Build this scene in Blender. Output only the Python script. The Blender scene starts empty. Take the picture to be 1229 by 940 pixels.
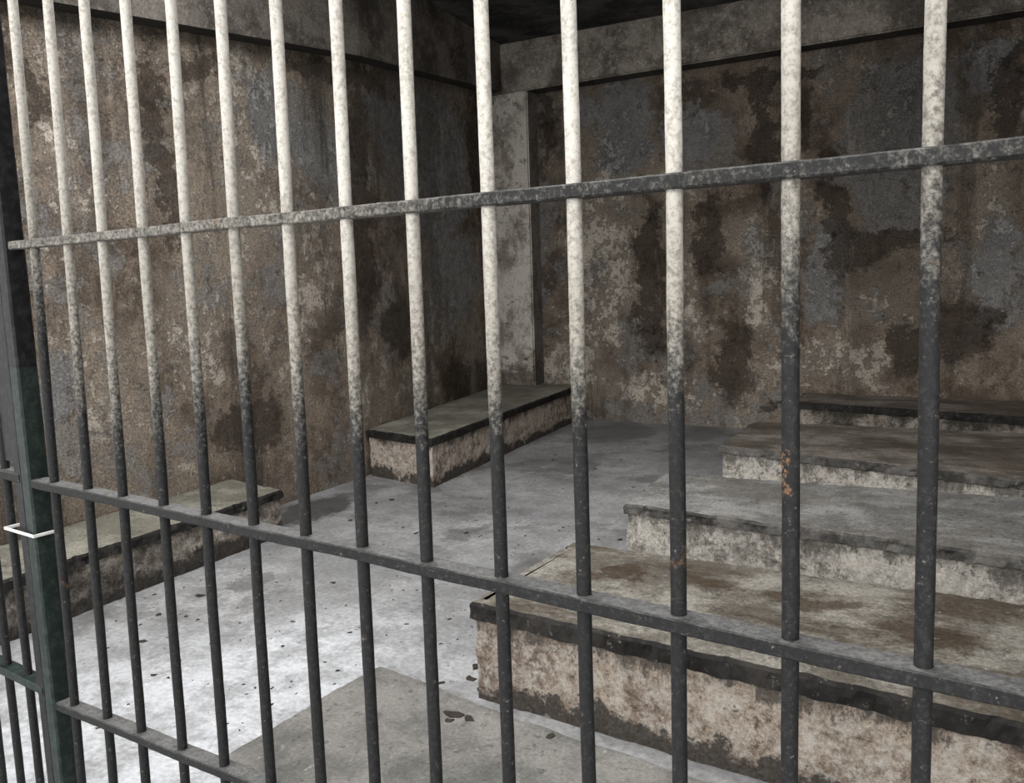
import bpy, bmesh, random
from math import *
from mathutils import Vector, Matrix, noise as mn
random.seed(7)
CX,CY=614.5,470.0
f=1050.6; pit=.1333; rol=-.0328; yaw=.5184; H=1.4
F=Vector((-sin(yaw)*cos(pit),cos(yaw)*cos(pit),-sin(pit)))
R=Vector((cos(yaw),sin(yaw),0)); U=R.cross(F)
R2=R*cos(rol)+U*sin(rol); U2=-R*sin(rol)+U*cos(rol)
C=Vector((0,0,H))
# ---------- survey helpers: positions measured from the site geometry
def ray(x,y): return F+R2*((x-CX)/f)-U2*((y-CY)/f)
def hit(x,y,p,n):
    d=ray(x,y); n=Vector(n); return C+d*((Vector(p)-C).dot(n)/d.dot(n))
def hz(x,y,z): return hit(x,y,(0,0,z),(0,0,1))
YC=7.526; XR=1.3; ZP=.3366; ZC=3.5
def hb(x,y,Y=YC): return hit(x,y,(0,Y,0),(0,1,0))
# left wall: straight near run, far run slightly out of square
W1=hz(437,516,ZP); W2=hb(593,280,YC-.2); W1.z=W2.z=0
WD=(W2-W1).normalized(); WN=Vector((WD.y,-WD.x,0))
def wx(y,off=0):
    if y<W1.y: return W1.x+off
    p=W1+WN*off; return p.x+WD.x*(y-p.y)/WD.y
def hl(x,y,off=0):
    r=hit(x,y,W1+WN*off,WN)
    if r.y<W1.y: r=hit(x,y,(W1.x+off,0,0),(1,0,0))
    return r
de=-.1046; FD=1.0749; K0=-1.4895; S=.13
FN=Vector((-sin(de),cos(de),0)); FU=Vector((cos(de),sin(de),0)); FP=Vector((K0,FD,0))
def hf(x,y): return hit(x,y,FP,FN)

cam=bpy.data.cameras.new('camera'); co=bpy.data.objects.new('camera',cam)
bpy.context.collection.objects.link(co)
cam.sensor_width=36; cam.lens=f/1229*36; cam.clip_start=.02
M=Matrix((R2,U2,-F)).transposed().to_4x4(); M.translation=C; co.matrix_world=M
bpy.context.scene.camera=co

# ---------- node helpers
class G:
    def __init__(s,name,rough=.85):
        s.m=bpy.data.materials.new(name); s.m.use_nodes=True; s.t=s.m.node_tree
        s.b=s.t.nodes['Principled BSDF']; s.b.inputs['Roughness'].default_value=rough
        s.b.inputs['Specular IOR Level'].default_value=.25
        s.pos=s.n('ShaderNodeTexCoord').outputs['Object']
    def n(s,t): return s.t.nodes.new(t)
    def put(s,inp,v):
        if isinstance(v,bpy.types.NodeSocket): s.t.links.new(v,inp)
        elif isinstance(v,(tuple,list)):
            inp.default_value=tuple(v)+((1,) if len(v)==3 and len(inp.default_value)==4 else ())
        else: inp.default_value=v
    def math(s,op,a,b=0.0,clamp=False):
        n=s.n('ShaderNodeMath'); n.operation=op; n.use_clamp=clamp
        s.put(n.inputs[0],a); s.put(n.inputs[1],b); return n.outputs[0]
    def vm(s,op,a,b=(0,0,0)):
        n=s.n('ShaderNodeVectorMath'); n.operation=op; s.put(n.inputs[0],a); s.put(n.inputs[1],b)
        return n.outputs['Value'] if op in('LENGTH','DOT_PRODUCT') else n.outputs[0]
    def noise(s,sc,det=6,ro=.6,vec=None,str_=(1,1,1),off=(0,0,0),dist=0,col=False):
        v=s.pos if vec is None else vec
        if str_!=(1,1,1): v=s.vm('MULTIPLY',v,str_)
        if off!=(0,0,0): v=s.vm('ADD',v,off)
        n=s.n('ShaderNodeTexNoise'); s.put(n.inputs['Vector'],v)
        n.inputs['Scale'].default_value=sc; n.inputs['Detail'].default_value=det; n.inputs['Roughness'].default_value=ro
        n.inputs['Distortion'].default_value=dist
        return n.outputs['Color' if col else 'Fac']
    def step(s,v,a,b,lo=0.,hi=1.):
        n=s.n('ShaderNodeMapRange'); n.interpolation_type='SMOOTHSTEP' 
        s.put(n.inputs['Value'],v)
        if a<b: fa,fb,l,h=a,b,lo,hi
        else: fa,fb,l,h=b,a,hi,lo
        n.inputs['From Min'].default_value=fa;n.inputs['From Max'].default_value=fb
        n.inputs['To Min'].default_value=l;n.inputs['To Max'].default_value=h
        return n.outputs[0]
    def mix(s,fa,a,b,mode='MIX'):
        n=s.n('ShaderNodeMix'); n.data_type='RGBA'; n.blend_type=mode
        s.put(n.inputs[0],fa); s.put(n.inputs[6],a); s.put(n.inputs[7],b); return n.outputs[2]
    def blobs(s,vec,L,a=1.15,b=.75):
        out=None
        for (c,r) in L:
            d=s.vm('LENGTH',s.vm('MULTIPLY',s.vm('SUBTRACT',vec,tuple(c)),tuple(1/max(q,1e-3) for q in r)))
            k=s.step(d,a,b)
            out=k if out is None else s.math('MAXIMUM',out,k)
        return out
    def grain(s,col,amt,sc=80):
        return s.mix(amt,col,s.mix(s.step(s.noise(sc,5,.8,off=(2,2,2)),.3,.7),(0,0,0),(1,1,1)),'OVERLAY')
    def fin(s,col,h=None,bs=.4,bd=.01,rough=None):
        s.put(s.b.inputs['Base Color'],col)
        if rough is not None: s.put(s.b.inputs['Roughness'],rough)
        if h is not None:
            n=s.n('ShaderNodeBump'); n.inputs['Strength'].default_value=bs; n.inputs['Distance'].default_value=bd
            s.put(n.inputs['Height'],h); s.t.links.new(n.outputs[0],s.b.inputs['Normal'])
        return s.m

def wallmat(name,fn,axis,grey,dark,light,seed,bandamt,lk):
    g=G(name,.9)
    def B(L):
        r=[]
        for (x,y,w,h) in L:
            c=fn(x,y); a=fn(x-w,y); b=fn(x+w,y); t=fn(x,y-h); bt=fn(x,y+h)
            ru=(b-a).length/2; rz=(t-bt).length/2
            r.append((c,(50,ru,rz) if axis=='x' else (ru,50,rz)))
        return r
    w=g.vm('SUBTRACT',g.noise(2.0,8,.76,col=True,off=(seed,0,0)),(.5,.5,.5))
    w=g.vm('MULTIPLY',w,(.8,.8,.8)); P=g.vm('ADD',g.pos,w)
    w2=g.vm('MULTIPLY',g.vm('SUBTRACT',g.noise(14,5,.7,col=True,off=(seed,3,0)),(.5,.5,.5)),(.16,.16,.16)); P=g.vm('ADD',P,w2)
    big=g.noise(1.1,4,.6,off=(seed,5,1)); mid=g.noise(3.2,10,.76,off=(seed,1,7)); fine=g.noise(18,9,.8,off=(seed,2,2))
    drip=g.noise(2.6,8,.72,str_=(1,1,.12),off=(seed,8,0)); band=g.noise(1.3,4,.6,vec=P,str_=(1,1,.07),off=(seed,2,0))
    col=g.mix(g.step(mid,.42,.57),(.092,.070,.052),(.25,.200,.155))
    col=g.mix(g.step(big,.42,.6,0,.5),col,(.33,.28,.225))
    col=g.mix(g.step(fine,.42,.32,0,.6),col,(.060,.045,.034))
    lm=g.blobs(P,B(light),1.3,.4)
    spk=g.step(g.math('ADD',g.math('ADD',fine,g.math('MULTIPLY',mid,.7)),g.math('MULTIPLY',lm,.10*lk)),.88,.96)
    col=g.mix(g.math('MULTIPLY',lm,.42*lk),col,(.38,.33,.275))
    col=g.mix(g.math('MULTIPLY',spk,g.math('ADD',.42,g.math('MULTIPLY',lm,.4*lk))),col,(.56,.51,.44))
    gm=g.blobs(P,B(grey),1.08,.85)
    gn=g.step(g.noise(1.7,9,.76,off=(seed,4,4)),.535,.565)
    gm2=g.math('MAXIMUM',g.math('MULTIPLY',gm,g.step(mid,.36,.41,.35,.95)),g.math('MULTIPLY',gn,.6))
    gcol=g.mix(g.step(fine,.40,.62),(.155,.153,.150),(.33,.325,.315))
    col=g.mix(gm2,col,gcol)
    dm=g.math('MULTIPLY',g.blobs(P,B(dark),1.1,.8),g.step(mid,.38,.52,.92,.75))
    col=g.mix(dm,col,g.mix(g.step(fine,.40,.64),(.023,.017,.013),(.09,.068,.051)))
    col=g.mix(g.step(band,.50,.60,0,bandamt),col,(.052,.042,.033))
    col=g.mix(g.step(drip,.54,.64,0,bandamt+.1),col,(.038,.030,.025))
    col=g.mix(g.step(drip,.42,.32,0,.35),col,(.40,.36,.31))
    pt=g.step(g.noise(9,9,.82,off=(seed,9,9)),.57,.62)
    col=g.mix(g.math('MULTIPLY',pt,.62),col,(.036,.029,.024))
    col=g.grain(col,.5)
    h=g.math('ADD',g.math('ADD',g.math('MULTIPLY',gm2,.5),g.math('MULTIPLY',spk,.35)),g.math('ADD',g.math('MULTIPLY',fine,.7),mid))
    return g.fin(col,h,.8,.016)

LW_grey=[(520,200,50,90),(465,150,30,40),(390,180,40,50),(60,470,30,60),(545,330,30,60),(330,140,30,50)]
LW_dark=[(432,250,18,170),(575,190,10,90),(190,180,14,140),(300,520,50,40),(410,90,60,16),(560,460,30,30),(35,120,16,50),(240,80,40,20),(480,390,16,50)]
LW_light=[(300,190,40,170),(80,230,40,120),(370,330,40,110),(240,400,50,80),(520,380,30,80),(120,500,50,60),(460,470,30,30)]
BW_grey=[(748,145,38,65),(1080,175,75,120),(830,170,40,40),(1200,330,30,80),(990,330,30,60),(1190,80,40,40),(700,130,30,20),(640,300,12,100)]
BW_dark=[(782,330,20,110),(915,160,18,80),(880,430,26,60),(1030,300,44,26),(1150,400,55,45),(655,150,8,60),(1212,110,22,70),(965,150,16,40),(925,95,70,12),(850,280,18,50),(1090,420,30,40),(925,495,18,8),(1085,285,50,14),(1000,250,12,90)]
BW_light=[(720,330,50,110),(735,220,30,40),(905,340,26,90),(1000,440,90,30),(830,360,24,70),(1190,250,30,50),(680,440,40,40),(1060,370,40,30),(800,470,100,25)]
m_wl=wallmat('stained_plaster_left',hl,'x',LW_grey,LW_dark,LW_light,3.1,.5,.5)
m_wb=wallmat('stained_plaster_back',hb,'y',BW_grey,BW_dark,BW_light,11.7,.38,.85)

def beammat(name,k):
    g=G(name,.9)
    a=g.noise(3,8,.7); b=g.noise(20,8,.78); c=g.noise(1.4,5,.6,off=(4,4,4))
    s=lambda *v: tuple(q*k for q in v)
    col=g.mix(g.step(a,.38,.62),s(.12,.105,.09),s(.31,.28,.245))
    col=g.mix(g.step(b,.5,.62,0,.6),col,s(.42,.39,.34))
    col=g.mix(g.step(c,.48,.60,0,.7),col,s(.07,.062,.055))
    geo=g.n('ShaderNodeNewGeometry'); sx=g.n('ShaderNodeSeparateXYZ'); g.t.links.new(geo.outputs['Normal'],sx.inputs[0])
    col=g.mix(g.step(sx.outputs[2],-.5,-.9,0,.85),col,(.03,.028,.026))  # downward faces darkened, underside shade put into the colour
    return g.fin(g.grain(col,.4),g.math('ADD',a,b),.5,.01)
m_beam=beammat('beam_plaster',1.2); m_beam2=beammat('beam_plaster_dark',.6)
def ceilmat():
    g=G('sooty_ceiling',.95)
    a=g.noise(2.5,8,.7); b=g.noise(18,6,.7)
    col=g.mix(g.step(a,.4,.65),(.03,.03,.031),(.11,.108,.105))
    col=g.mix(g.step(b,.58,.66,0,.5),col,(.2,.195,.19))
    return g.fin(col,a,.4,.01)
m_ceil=ceilmat()
def colmat():
    g=G('column_limewash',.9)
    a=g.noise(4,9,.75,str_=(1,1,.6)); b=g.noise(20,8,.78)
    sx=g.n('ShaderNodeSeparateXYZ'); g.t.links.new(g.pos,sx.inputs[0]); z=sx.outputs[2]
    col=g.mix(g.step(a,.38,.54),(.30,.265,.225),(.68,.64,.58))
    col=g.mix(g.step(b,.53,.62,0,.75),col,(.14,.11,.09))
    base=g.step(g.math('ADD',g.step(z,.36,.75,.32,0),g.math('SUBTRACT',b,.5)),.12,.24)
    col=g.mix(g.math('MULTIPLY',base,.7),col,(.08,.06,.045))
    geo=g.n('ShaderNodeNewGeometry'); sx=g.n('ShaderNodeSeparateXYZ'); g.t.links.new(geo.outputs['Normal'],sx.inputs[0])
    col=g.mix(g.step(sx.outputs[0],.4,.9,0,.75),col,(.06,.054,.048))  # side face away from the light darkened, shade put into the colour
    return g.fin(g.grain(col,.4),g.math('ADD',a,b),.7,.015)
m_col=colmat()
def floormat():
    g=G('worn_concrete_floor',.6)
    a=g.noise(1.3,6,.6); b=g.noise(5,9,.74); c=g.noise(45,6,.75); st=g.noise(1.7,9,.72,off=(5,2,0))
    col=g.mix(g.step(a,.35,.65),(.25,.253,.257),(.37,.373,.377))
    col=g.mix(g.step(b,.42,.60,0,.55),col,(.17,.17,.17))
    col=g.mix(g.step(st,.51,.60,0,.6),col,(.12,.116,.112))
    P=g.vm('ADD',g.pos,g.vm('MULTIPLY',g.vm('SUBTRACT',g.noise(4,7,.7,col=True),(.5,.5,.5)),(.55,.55,0)))
    bl=[]
    for (x,y,w,h) in [(375,612,38,20),(735,520,50,12),(640,690,50,18),(560,640,16,10),(845,520,30,8),(500,590,20,6),(690,560,30,8),(300,700,26,8)]:
        p=hz(x,y,0); bl.append((p,((hz(x+w,y,0)-p).length,(hz(x,y-h,0)-p).length,9)))
    col=g.mix(g.math('MULTIPLY',g.blobs(P,bl[:1]),.8),col,(.055,.055,.05))
    col=g.mix(g.math('MULTIPLY',g.blobs(P,bl[1:]),.55),col,(.10,.095,.09))
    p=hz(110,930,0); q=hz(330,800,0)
    wl=g.blobs(P,[(p,(.95,1.0,9)),(q,(.45,.5,9))],1.5,.3)  # pale pool near the opening, incoming light put into the floor colour
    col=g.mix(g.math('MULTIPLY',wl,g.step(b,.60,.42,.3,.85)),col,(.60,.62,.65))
    sp=g.step(g.noise(24,8,.80,off=(1,1,1)),.61,.65)
    spm=g.step(g.noise(2.2,5,.6,off=(7,1,1)),.42,.54)
    col=g.mix(g.math('MULTIPLY',g.math('MULTIPLY',sp,spm),.85),col,(.04,.039,.037))
    col=g.mix(.25,col,g.mix(g.step(c,.3,.7),(0,0,0),(1,1,1)),'OVERLAY')
    return g.fin(col,g.math('ADD',g.math('MULTIPLY',b,.6),g.math('MULTIPLY',c,.2)),.3,.006,g.step(a,.3,.7,.42,.65))
m_floor=floormat()
def patchmat():
    g=G('dark_screed',.7)
    a=g.noise(3,8,.72); b=g.noise(26,7,.78)
    col=g.mix(g.step(a,.38,.62),(.115,.113,.105),(.22,.213,.20))
    col=g.mix(g.step(b,.56,.63,0,.7),col,(.07,.067,.06))
    col=g.mix(g.step(b,.40,.33,0,.5),col,(.42,.41,.39))
    return g.fin(g.grain(col,.25),b,.3,.005)
m_patch=patchmat()
def topmat(name,c1,c2,stain,amt,seed,th=.44,spots=None):
    g=G(name,.7)
    a=g.noise(2.6,10,.78,off=(seed,0,0)); b=g.noise(18,9,.82,off=(seed,0,0)); s=g.noise(2.6,10,.78,off=(seed,4,0),str_=(.4,1,1)) 
    col=g.mix(g.step(a,.42,.58),c1,c2)
    sc=g.mix(g.step(b,.4,.6),stain,tuple(q*2.2 for q in stain))
    m=g.step(s,th,th+.14,0,amt)
    if spots:
        P=g.vm('ADD',g.pos,g.vm('MULTIPLY',g.vm('SUBTRACT',g.noise(3.5,9,.76,col=True,off=(3,0,0)),(.5,.5,.5)),(.7,.5,0)))
        L=[]
        for (x,y,w,h) in spots:
            p=hz(x,y,ZP); L.append((p,((hz(x+w,y,ZP)-p).length*.8,(hz(x,y-h,ZP)-p).length,9)))
        m=g.math('MAXIMUM',m,g.math('MULTIPLY',g.blobs(P,L,1.25,.6),.85))
    col=g.mix(m,col,sc)
    col=g.mix(g.step(b,.54,.62,0,.65),col,(.04,.035,.03))
    col=g.mix(g.step(b,.41,.34,0,.5),col,(.42,.41,.38))
    return g.fin(g.grain(col,.4),g.math('ADD',a,b),.6,.010,g.step(m,0,.8,.72,.45))
m_t1=topmat('platform_top_stained',(.12,.108,.09),(.29,.275,.24),(.036,.025,.016),.7,1,.45,[(850,700,70,10),(980,722,90,10),(1130,770,80,16),(740,690,40,8)])
m_t2=topmat('platform_top_grey',(.155,.155,.150),(.30,.30,.29),(.07,.062,.05),.6,6)
m_t3=topmat('platform_top_brown',(.12,.106,.09),(.26,.235,.205),(.040,.030,.022),.72,9)
m_t4=topmat('slab_top_olive',(.18,.175,.145),(.33,.32,.27),(.08,.075,.058),.55,13)
def lipmat(name,c1,c2,sp):
    g=G(name,.75)
    a=g.noise(6,8,.75); b=g.noise(34,8,.8)
    col=g.mix(g.step(a,.4,.65),c1,c2)
    col=g.mix(g.step(b,.59,.65,0,sp),col,(.30,.27,.235))
    return g.fin(col,g.math('ADD',a,b),.6,.01)
m_lip=lipmat('tarred_edge',(.009,.0085,.008),(.034,.031,.028),.5)
m_lip2=lipmat('sooty_cement_edge',(.03,.028,.026),(.12,.115,.107),.7)
def facemat(name,base1,base2,seed,soot=.0,upc=(.07,.058,.048),lowk=.31):
    g=G(name,.88)
    a=g.noise(3.5,10,.78,off=(seed,0,0)); b=g.noise(20,9,.84,off=(seed,0,0)); d=g.noise(6,9,.76,str_=(1,1,.4),off=(seed,3,0))
    sx=g.n('ShaderNodeSeparateXYZ'); g.t.links.new(g.pos,sx.inputs[0]); z=sx.outputs[2]
    col=g.mix(g.step(a,.40,.58),base1,base2)
    col=g.mix(g.step(b,.46,.56,0,.7),col,(.74,.69,.62))
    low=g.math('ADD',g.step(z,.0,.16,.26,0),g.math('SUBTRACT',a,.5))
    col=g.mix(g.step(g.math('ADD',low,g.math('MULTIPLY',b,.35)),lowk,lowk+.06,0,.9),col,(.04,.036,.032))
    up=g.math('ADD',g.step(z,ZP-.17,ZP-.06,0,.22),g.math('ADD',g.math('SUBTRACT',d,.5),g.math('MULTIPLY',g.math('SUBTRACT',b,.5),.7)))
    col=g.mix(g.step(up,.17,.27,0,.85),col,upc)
    col=g.mix(g.step(b,.44,.38,0,.85),col,(.12,.085,.064))
    if soot: col=g.mix(g.step(a,.40,.60,soot,soot*.3),col,(.03,.028,.026))
    return g.fin(g.grain(col,.4),g.math('ADD',a,b),1.0,.025)
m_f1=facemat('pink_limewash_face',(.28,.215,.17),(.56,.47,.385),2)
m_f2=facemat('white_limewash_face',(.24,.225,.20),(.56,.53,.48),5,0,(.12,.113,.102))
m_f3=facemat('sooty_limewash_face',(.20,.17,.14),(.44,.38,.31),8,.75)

# ---------- geometry helpers
def link(me,name,mats):
    o=bpy.data.objects.new(name,me); bpy.context.collection.objects.link(o)
    for m in mats: me.materials.append(m)
    return o
def box(name,x0,x1,y0,y1,z0,z1,mat):
    bm=bmesh.new(); bmesh.ops.create_cube(bm,size=1)
    for v in bm.verts: v.co=Vector(((x0+x1)/2+v.co.x*(x1-x0),(y0+y1)/2+v.co.y*(y1-y0),(z0+z1)/2+v.co.z*(z1-z0)))
    me=bpy.data.meshes.new(name); bm.to_mesh(me); bm.free(); return link(me,name,[mat])
def prism(name,cs,z0,z1,mats,lip=.058,ov=.014,rough=.007,chip=.010):
    """masonry block with overhanging cement edge; cs = ccw corners (top)"""
    pts=[];nr=[]
    n=len(cs)
    for i in range(n):
        a=Vector(cs[i][:2]);b=Vector(cs[(i+1)%n][:2]);L=(b-a).length;k=max(2,int(L/.013))
        t=(b-a).normalized();no=Vector((t.y,-t.x))
        pv=(a-Vector(cs[i-1][:2])).normalized();pn=Vector((pv.y,-pv.x))
        for j in range(k):
            pts.append(a+(b-a)*j/k); nr.append((no+pn)*(.5 if no.dot(pn)>.9 else 1) if j==0 else no)
    lv=[(z0,0,0)]+[(z0+(z1-lip-z0)*q/8,0,0) for q in range(1,9)]+[(z1-lip+.004,ov,1),(z1-lip*.5,ov,1),(z1-.010,ov,1),(z1,ov-.010,1)]
    bm=bmesh.new(); rings=[]
    for (z,o,l) in lv:
        r=[]
        for p,q in zip(pts,nr):
            v=Vector((p.x,p.y,z))
            e=(mn.noise(v*9)*.5+mn.noise(v*34)*.5)*rough*1.7
            if l:
                c=mn.noise(Vector((p.x*9,p.y*9,z*14+3)))+.6*mn.noise(Vector((p.x*32,p.y*32,z*30)))
                if c>.28: e-=chip*(c-.28)*3.5
            w=p+q*(o+e); zz=z
            if l and z<z1-.02: zz+=mn.noise(v*22)*.006+mn.noise(v*60)*.003
            if z==z1 or z==z1-.010: zz-=max(0,mn.noise(Vector((p.x*9,p.y*9,1))))*.005
            r.append(bm.verts.new((w.x,w.y,zz)))
        rings.append(r)
    N=len(pts)
    for a in range(len(rings)-1):
        for i in range(N):
            fc=bm.faces.new((rings[a][i],rings[a][(i+1)%N],rings[a+1][(i+1)%N],rings[a+1][i]))
            fc.material_index=0 if a<8 else 1
    inner=[]
    for p,q in zip(pts,nr):
        w=p-q*.03; inner.append(bm.verts.new((w.x,w.y,z1+.001)))
    for i in range(N):
        fc=bm.faces.new((rings[-1][i],rings[-1][(i+1)%N],inner[(i+1)%N],inner[i])); fc.material_index=2
    fc=bm.faces.new(inner); fc.material_index=2
    bmesh.ops.triangulate(bm,faces=[fc])
    me=bpy.data.meshes.new(name); bm.to_mesh(me); bm.free()
    return link(me,name,mats)
def beam(name,cs,z0,z1,mat,bev=.012):
    bm=bmesh.new(); n=len(cs)
    lo=[bm.verts.new((c[0],c[1],c[2] if len(c)>2 else z0)) for c in cs]; hi=[bm.verts.new((c[0],c[1],z1)) for c in cs]
    bm.faces.new(lo[::-1]);bm.faces.new(hi)
    for i in range(n): bm.faces.new((lo[i],lo[(i+1)%n],hi[(i+1)%n],hi[i]))
    bmesh.ops.recalc_face_normals(bm,faces=bm.faces)
    if bev: bmesh.ops.bevel(bm,geom=bm.edges[:],offset=bev,segments=2,affect='EDGES')
    me=bpy.data.meshes.new(name); bm.to_mesh(me); bm.free(); return link(me,name,[mat])

# ---------- room shell
XL=wx(YC)
box('floor',XL-.4,XR+.2,-3.0,YC+.2,-.2,0,m_floor)
yw=W1.y
beam('wall_left',[(XL-.4,.8),(wx(.8),.8),(wx(yw),yw),(wx(YC+.2),YC+.2),(XL-.4,YC+.2)],0,ZC,m_wl,0)
box('wall_back',XL,XR,YC,YC+.2,0,ZC,m_wb)
box('wall_right',XR,XR+.2,.8,YC+.2,0,ZC,m_wb)
box('ceiling',XL-.4,XR+.2,.8,YC+.2,ZC,ZC+.2,m_ceil)
YB=YC-.22
a=hb(640,107,YB);b=hb(1229,12,YB)
sl=(b.z-a.z)/(b.x-a.x)
beam('ceiling_beam',[(wx(YB),YB,a.z+sl*(XL-a.x)),(XR,YB,a.z+sl*(XR-a.x)),(XR,YC,a.z+sl*(XR-a.x)),(XL,YC,a.z+sl*(XL-a.x))],0,ZC,m_beam)
OB=.14
a=hl(590,107,OB);b=hl(120,12,OB); sl=(b.z-a.z)/(b.y-a.y)
gz=lambda y:a.z+sl*(y-a.y)
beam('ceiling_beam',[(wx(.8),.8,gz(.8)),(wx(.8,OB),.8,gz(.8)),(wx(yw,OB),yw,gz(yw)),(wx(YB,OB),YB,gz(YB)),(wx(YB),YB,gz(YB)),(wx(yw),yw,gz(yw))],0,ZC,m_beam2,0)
YK=YC-.2
p1=hb(637,280,YK)
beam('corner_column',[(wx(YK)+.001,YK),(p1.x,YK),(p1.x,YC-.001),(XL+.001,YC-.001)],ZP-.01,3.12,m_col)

# ---------- platforms
def edge(x,y,x2,y2,X,z=ZP):
    a=hz(x,y,z);b=hz(x2,y2,z);t=(X-a.x)/(b.x-a.x);return a+(b-a)*t
XP=XR-.05
def plat(name,fl,fr,bl,br,mats,yb=None,lip=.058):
    A=hz(*fl,ZP);B=edge(*fl,*fr,XP)
    if yb is None: Cc=edge(*bl,*br,XP);D=hz(*bl,ZP)
    else: Cc=Vector((XP,yb,ZP));D=Vector((hz(*bl,ZP).x,yb,ZP))
    return prism(name,[A,B,Cc,D],0,ZP,mats,lip=lip)
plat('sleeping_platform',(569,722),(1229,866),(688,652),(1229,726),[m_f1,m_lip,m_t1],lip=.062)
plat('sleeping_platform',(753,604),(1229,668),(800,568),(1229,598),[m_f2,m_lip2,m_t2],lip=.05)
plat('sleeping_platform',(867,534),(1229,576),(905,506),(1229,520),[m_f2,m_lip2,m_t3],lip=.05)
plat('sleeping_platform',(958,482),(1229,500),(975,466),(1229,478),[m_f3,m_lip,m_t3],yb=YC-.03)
A=hz(435,515,ZP);B=hz(518,526,ZP);D=hz(711,457,ZP)
prism('masonry_bench',[(wx(A.y)+.03,A.y),(B.x,B.y),(D.x,YC-.03),(wx(YC)+.034,YC-.03)],0,ZP,[m_f1,m_lip,m_t4])
zs=.26
A=hz(0,697,zs);B=hz(336,588,zs)
t=(1.0-B.y)/(A.y-B.y);A2=B+(A-B)*t
prism('low_slab_bench',[(wx(A2.y)+.03,A2.y),(A2.x,A2.y),(B.x,B.y),(wx(B.y)+.03,B.y+.08)],0,zs,[m_f3,m_lip,m_t4],lip=.05)
# low screed patch
q=[hz(455,799,.012),hz(262,912,.012),hz(330,1010,.012),hz(1000,990,.012),hz(600,855,.012)]
bm=bmesh.new()
def dens(q,k=30):
    r=[]
    for i in range(len(q)):
        for j in range(k):
            p=q[i].lerp(q[(i+1)%len(q)],j/k); r.append(p+Vector((mn.noise(p*8)+.5*mn.noise(p*30),mn.noise(p*8+Vector((5,5,5)))+.5*mn.noise(p*33),0))*.014)
    return r
d=dens(q); top=[bm.verts.new((p.x,p.y,.012)) for p in d]; bot=[bm.verts.new((p.x,p.y,0.0)) for p in d]
bm.faces.new(top)
for i in range(len(d)): bm.faces.new((top[i],bot[i],bot[(i+1)%len(d)],top[(i+1)%len(d)]))
bmesh.ops.recalc_face_normals(bm,faces=bm.faces)
me=bpy.data.meshes.new('screed_patch');bm.to_mesh(me);bm.free();link(me,'screed_patch',[m_patch])
# debris
g=G('debris_char',.9); m_deb=g.fin(g.mix(g.noise(30,5,.6),(.012,.011,.01),(.06,.05,.04)))
g=G('plaster_chip',.9); m_chip=g.fin(g.mix(g.noise(30,5,.6),(.25,.24,.22),(.5,.48,.45)))
bm=bmesh.new()
def flake(x,y,r,z0=0,el=1,an=None,mi=0):
    if an is None: an=random.uniform(0,pi); el=random.uniform(1,2)
    p=hz(x,y,z0); n=random.randint(5,8); vt=[];vb=[]
    for i in range(n):
        a=2*pi*i/n; rr=r*random.uniform(.45,1.3); u=Vector((cos(a)*rr*el,sin(a)*rr)); u=Vector((u.x*cos(an)-u.y*sin(an),u.x*sin(an)+u.y*cos(an)))
        vt.append(bm.verts.new((p.x+u.x*.8,p.y+u.y*.8,z0+r*.25*random.uniform(.5,1.4)))); vb.append(bm.verts.new((p.x+u.x,p.y+u.y,z0)))
    bm.faces.new(vt).material_index=mi
    for i in range(n): bm.faces.new((vb[i],vb[(i+1)%n],vt[(i+1)%n],vt[i])).material_index=mi
for (x,y,s) in [(745,648,.022),(640,520,.012),(190,738,.018),(560,640,.014),(470,600,.016),(452,604,.014),(400,700,.012),(620,760,.014),(575,800,.022),(565,815,.016),(660,885,.014),(500,640,.012),(240,715,.018),(170,770,.014),(420,625,.014),(690,590,.014),(610,610,.012),(720,500,.03),(745,500,.02),(530,820,.014),(576,828,.018)]:
    flake(x,y,s,0 if not(500<x<700 and y>850) else .012)
for i in range(620):
    x=random.choice([random.gauss(230,80),random.gauss(560,130),random.gauss(640,70),random.uniform(120,700)]);y=random.uniform(515,880)
    p=hz(x,y,0)
    if p.x<-3.4 or (p.x>-1.55 and p.y>1.9) : continue
    flake(x,y,random.choice([.002,.003,.003,.004,.005,.006,.009]))
for (x,y,s) in [(822,499,.03),(836,501,.02),(880,507,.03),(862,508,.02),(900,508,.02),(790,505,.015)]: flake(x,y,s,mi=1)
flake(545,858,.028,.012,1.6,.3); flake(562,862,.018,.012,1.5,-.3); flake(538,865,.014,.012,1.3,.9)
me=bpy.data.meshes.new('floor_debris');bm.to_mesh(me);bm.free();link(me,'floor_debris',[m_deb,m_chip])

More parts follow.
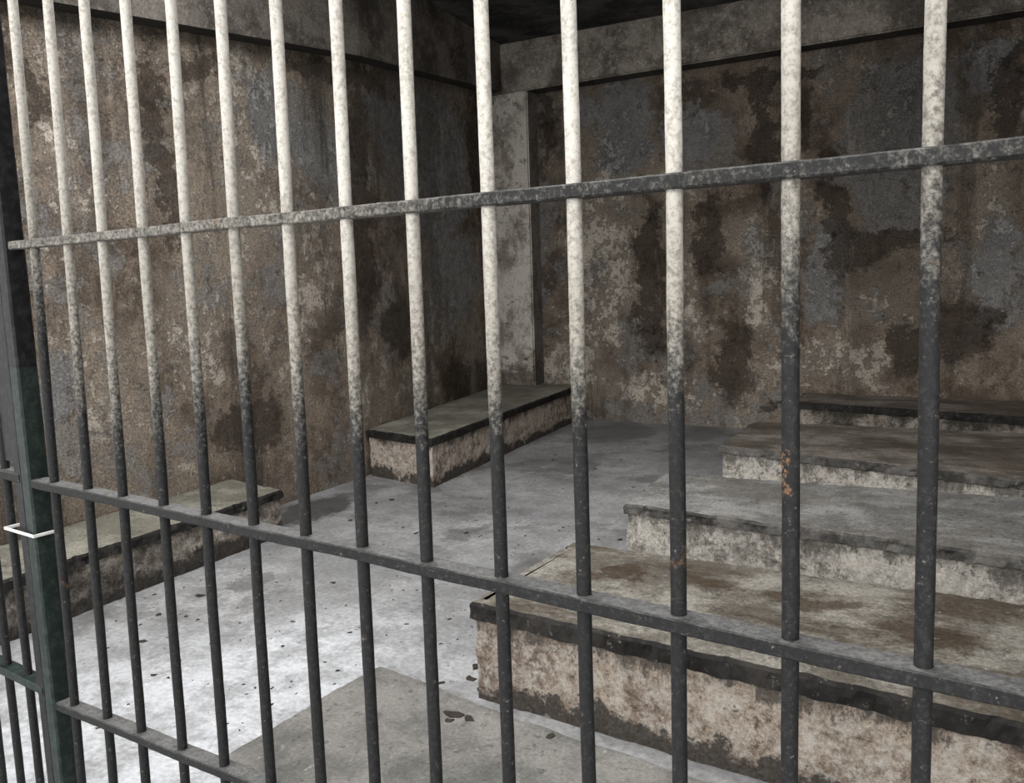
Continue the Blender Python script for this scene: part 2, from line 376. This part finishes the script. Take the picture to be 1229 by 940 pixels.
# ---------- fence
def steelmat():
    g=G('worn_painted_steel',.5)
    at=g.n('ShaderNodeAttribute'); at.attribute_name='paint_backlight'; v=at.outputs['Fac']
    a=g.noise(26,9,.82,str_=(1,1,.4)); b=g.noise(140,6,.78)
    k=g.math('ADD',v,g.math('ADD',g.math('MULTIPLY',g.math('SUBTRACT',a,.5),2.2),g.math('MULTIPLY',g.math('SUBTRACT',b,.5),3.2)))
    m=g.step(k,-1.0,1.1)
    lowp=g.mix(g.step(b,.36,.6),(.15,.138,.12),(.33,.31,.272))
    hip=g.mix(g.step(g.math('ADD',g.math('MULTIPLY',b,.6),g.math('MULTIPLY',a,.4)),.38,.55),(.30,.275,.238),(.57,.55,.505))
    wh=g.mix(g.step(v,.3,4.0),lowp,hip)  # pale coat brightens upward: backlight gradient put into its colour
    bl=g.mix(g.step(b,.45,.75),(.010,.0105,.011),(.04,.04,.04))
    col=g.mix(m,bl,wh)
    fl=g.step(g.noise(110,7,.8,off=(3,3,3)),.60,.66,0,.8)
    col=g.mix(fl,col,g.mix(m,(.18,.17,.16),(.14,.115,.09)))
    P=g.vm('ADD',g.pos,g.vm('MULTIPLY',g.vm('SUBTRACT',g.noise(60,5,.7,col=True),(.5,.5,.5)),(.05,.05,.05)))
    ru=g.math('MAXIMUM',g.step(g.noise(14,7,.72,off=(9,1,2)),.64,.70,0,.5),g.math('MULTIPLY',g.blobs(P,[(hf(941,560),(.010,.03,.026)),(hf(150,700),(.008,.03,.02))]),g.step(b,.50,.56,0,.8)))
    col=g.mix(ru,col,(.22,.12,.06))
    geo=g.n('ShaderNodeNewGeometry'); sx=g.n('ShaderNodeSeparateXYZ'); g.t.links.new(geo.outputs['Normal'],sx.inputs[0])
    up=g.math('MULTIPLY',g.step(sx.outputs[2],.6,.9),g.step(a,.3,.6,.5,.9))
    col=g.mix(up,col,g.mix(g.step(b,.4,.6),(.085,.085,.083),(.17,.17,.165)))
    return g.fin(col,g.math('ADD',b,a),.55,.002,g.step(b,.3,.7,.5,.75))
m_st=steelmat()
g=G('green_black_steel',.5); b_=g.noise(60,6,.7)
m_gr=g.fin(g.mix(g.step(b_,.4,.7),(.010,.017,.015),(.028,.042,.036)),b_,.3,.001)
g=G('black_steel',.5); b_=g.noise(60,6,.7)
m_bk=g.fin(g.mix(g.step(b_,.4,.7),(.005,.005,.006),(.02,.02,.021)),b_,.3,.001)

class MB:
    def __init__(s): s.bm=bmesh.new(); s.pl=s.bm.verts.layers.float.new('paint_backlight')
    def sweep(s,prof,p0,p1,ax,ay,n,pf,wob=0,mi=0,smooth=False):
        rings=[]
        for i in range(n+1):
            p=p0.lerp(p1,i/n)
            if wob: p=p+Vector((mn.noise(p*3+Vector((1,2,3))),mn.noise(p*3),mn.noise(p*4+Vector((4,0,0)))))*wob
            r=[]
            for (u,v) in prof:
                q=p+ax*u+ay*v; e=1+mn.noise(q*60)*.05
                q=p+ax*u*e+ay*v*e
                vt=s.bm.verts.new(q); vt[s.pl]=pf(q); r.append(vt)
            rings.append(r)
        m=len(prof)
        for i in range(n):
            for j in range(m):
                fc=s.bm.faces.new((rings[i][j],rings[i][(j+1)%m],rings[i+1][(j+1)%m],rings[i+1][j])); fc.smooth=smooth; fc.material_index=mi
        for r in (rings[0][::-1],rings[-1]):
            fc=s.bm.faces.new(r); fc.material_index=mi
    def done(s,name,mats):
        bmesh.ops.recalc_face_normals(s.bm,faces=s.bm.faces)
        me=bpy.data.meshes.new(name); s.bm.to_mesh(me); s.bm.free(); return link(me,name,mats)
Z=Vector((0,0,1))
circ=[(cos(2*pi*i/16)*.0094,sin(2*pi*i/16)*.0094) for i in range(16)]
def rect(w,h,c=.002): 
    w/=2;h/=2; return [(-w+c,-h),(w-c,-h),(w,-h+c),(w,h-c),(w-c,h),(-w+c,h),(-w,h-c),(-w,-h+c)]
fence=MB()
bars=[(15,0,98,940,330,90),(57,0,136,940,430,110),(100,0,175,940,470,90),(150,0,222,940,460,90),(205,0,269,920,450,90),(264,0,325,940,430,90),(330,0,385,940,460,80),(402,0,450,940,475,70),(484,0,524,940,455,80),(577,0,611,940,460,70),(682,0,707,940,455,80),(806,0,817,940,420,80),(950,0,948,940,300,120),(1124,0,1105,940,230,150)]
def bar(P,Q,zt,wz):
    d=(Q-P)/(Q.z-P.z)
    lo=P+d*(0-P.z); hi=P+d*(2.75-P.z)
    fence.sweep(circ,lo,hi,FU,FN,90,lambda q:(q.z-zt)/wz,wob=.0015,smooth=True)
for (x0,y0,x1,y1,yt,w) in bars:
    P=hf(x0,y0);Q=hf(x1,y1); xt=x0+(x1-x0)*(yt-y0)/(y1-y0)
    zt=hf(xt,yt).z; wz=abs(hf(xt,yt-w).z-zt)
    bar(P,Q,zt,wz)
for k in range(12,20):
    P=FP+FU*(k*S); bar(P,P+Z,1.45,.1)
def rail(pa,pb,h,dp,u0,u1,pf,mi=0,off=0,target=None):
    A=hf(*pa);B=hf(*pb); D=(B-A).normalized(); ua=(A-FP).dot(FU); c=D.dot(FU)
    p0=A+D*((u0-ua)/c)+FN*off; p1=A+D*((u1-ua)/c)+FN*off
    (target or fence).sweep(rect(dp,h),p0,p1,FN,Z,160,pf,wob=.0025,mi=mi)
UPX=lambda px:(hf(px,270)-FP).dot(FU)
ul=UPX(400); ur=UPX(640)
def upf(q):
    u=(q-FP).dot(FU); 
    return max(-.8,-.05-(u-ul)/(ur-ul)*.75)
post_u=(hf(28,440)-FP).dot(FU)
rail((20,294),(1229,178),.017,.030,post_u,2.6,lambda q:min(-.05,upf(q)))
rail((60,582),(1107,808),.018,.036,post_u,2.6,lambda q:-1.5)
rail((80,846),(305,938),.018,.036,post_u,2.6,lambda q:-1.5)
P=FP+FU*post_u+Z*2.75; Q=FP+FU*2.6+Z*2.75
fence.sweep(rect(.05,.06),P,Q,FN,Z,30,lambda q:-1.6)
A=hf(28,440);B=hf(77,900); d=(B-A)/(B.z-A.z)
P0=A+d*(0-A.z);P1=A+d*(2.8-A.z)
fence.sweep(rect(.038,.044,.004),P0,A,FU,FN,30,lambda q:-2,mi=1)
fence.sweep(rect(.038,.044,.004),A,P1,FU,FN,30,lambda q:-2,mi=2)
fence.done('jail_bar_fence',[m_st,m_gr,m_bk])
gate=MB()
gu=post_u-.054
def gp(u,z): return FP+FU*u+Z*z+Vector((d.x,d.y,0))*(z-A.z)
gate.sweep(rect(.034,.035,.003),gp(gu+.012,.05),gp(gu+.012,2.6),FU,FN,20,lambda q:-2,mi=2)
for k in range(1,7):
    gate.sweep(circ,gp(gu-.10*k+.02,.05),gp(gu-.10*k+.02,2.6),FU,FN,60,lambda q:-1.8,smooth=True)
gate.sweep(rect(.04,.035,.003),gp(gu-.7,.05),gp(gu-.7,2.6),FU,FN,20,lambda q:-2,mi=1)
for z in (.495,.99,1.5,2.55,.06):
    gate.sweep(rect(.038,.02),gp(gu-.7,z),gp(gu+.02,z),FN,Z,20,lambda q:-1.6,mi=1 if z<.6 else 0)
gate.sweep(rect(.16,.006,.001),gp(gu-.06,1.02),gp(gu-.06,1.42),FU,FN,4,lambda q:-2,mi=2)
gate.done('jail_gate',[m_st,m_gr,m_bk])
g=G('white_nylon',.4); m_zip=g.fin((.7,.7,.68))
c=gp(post_u,hf(47,637).z); c.z=hf(47,637).z; zt=MB()
Dp=.030
lp=[(-.10,-Dp),(.030,-Dp),(.030,Dp),(-.10,Dp)]
for i in range(4):
    a=lp[i];b=lp[(i+1)%4]
    pa=c+FU*a[0]+FN*a[1];pb=c+FU*b[0]+FN*b[1]; t=(pb-pa).normalized()
    zt.sweep(rect(.003,.007,.0008),pa-t*.0015,pb+t*.0015,t.cross(Z),Z,3,lambda q:0)
zt.done('cable_tie',[m_zip])

# ---------- light
w=bpy.data.worlds.new('sky');bpy.context.scene.world=w;w.use_nodes=True
bg=w.node_tree.nodes['Background'];bg.inputs[0].default_value=(1,.99,.975,1);bg.inputs[1].default_value=2.05
sd=bpy.data.lights.new('sun','SUN');sd.energy=1.7;sd.angle=radians(30);sd.color=(1,.98,.95)
so=bpy.data.objects.new('sun',sd);bpy.context.collection.objects.link(so)
so.rotation_euler=Vector((.2,1,-.5)).to_track_quat('-Z','Y').to_euler()
def area(name,loc,sx,sy,e):
    l=bpy.data.lights.new(name,'AREA');l.shape='RECTANGLE';l.size=sx;l.size_y=sy;l.energy=e;l.color=(1,.99,.98)
    o=bpy.data.objects.new(name,l);bpy.context.collection.objects.link(o);o.location=loc
area('interior_fill',(-2.0,2.4,ZC-.03),1.8,1.4,120)  # added fill lamp, out of view, brightens the cell interior
bpy.context.scene.view_settings.view_transform='Standard'
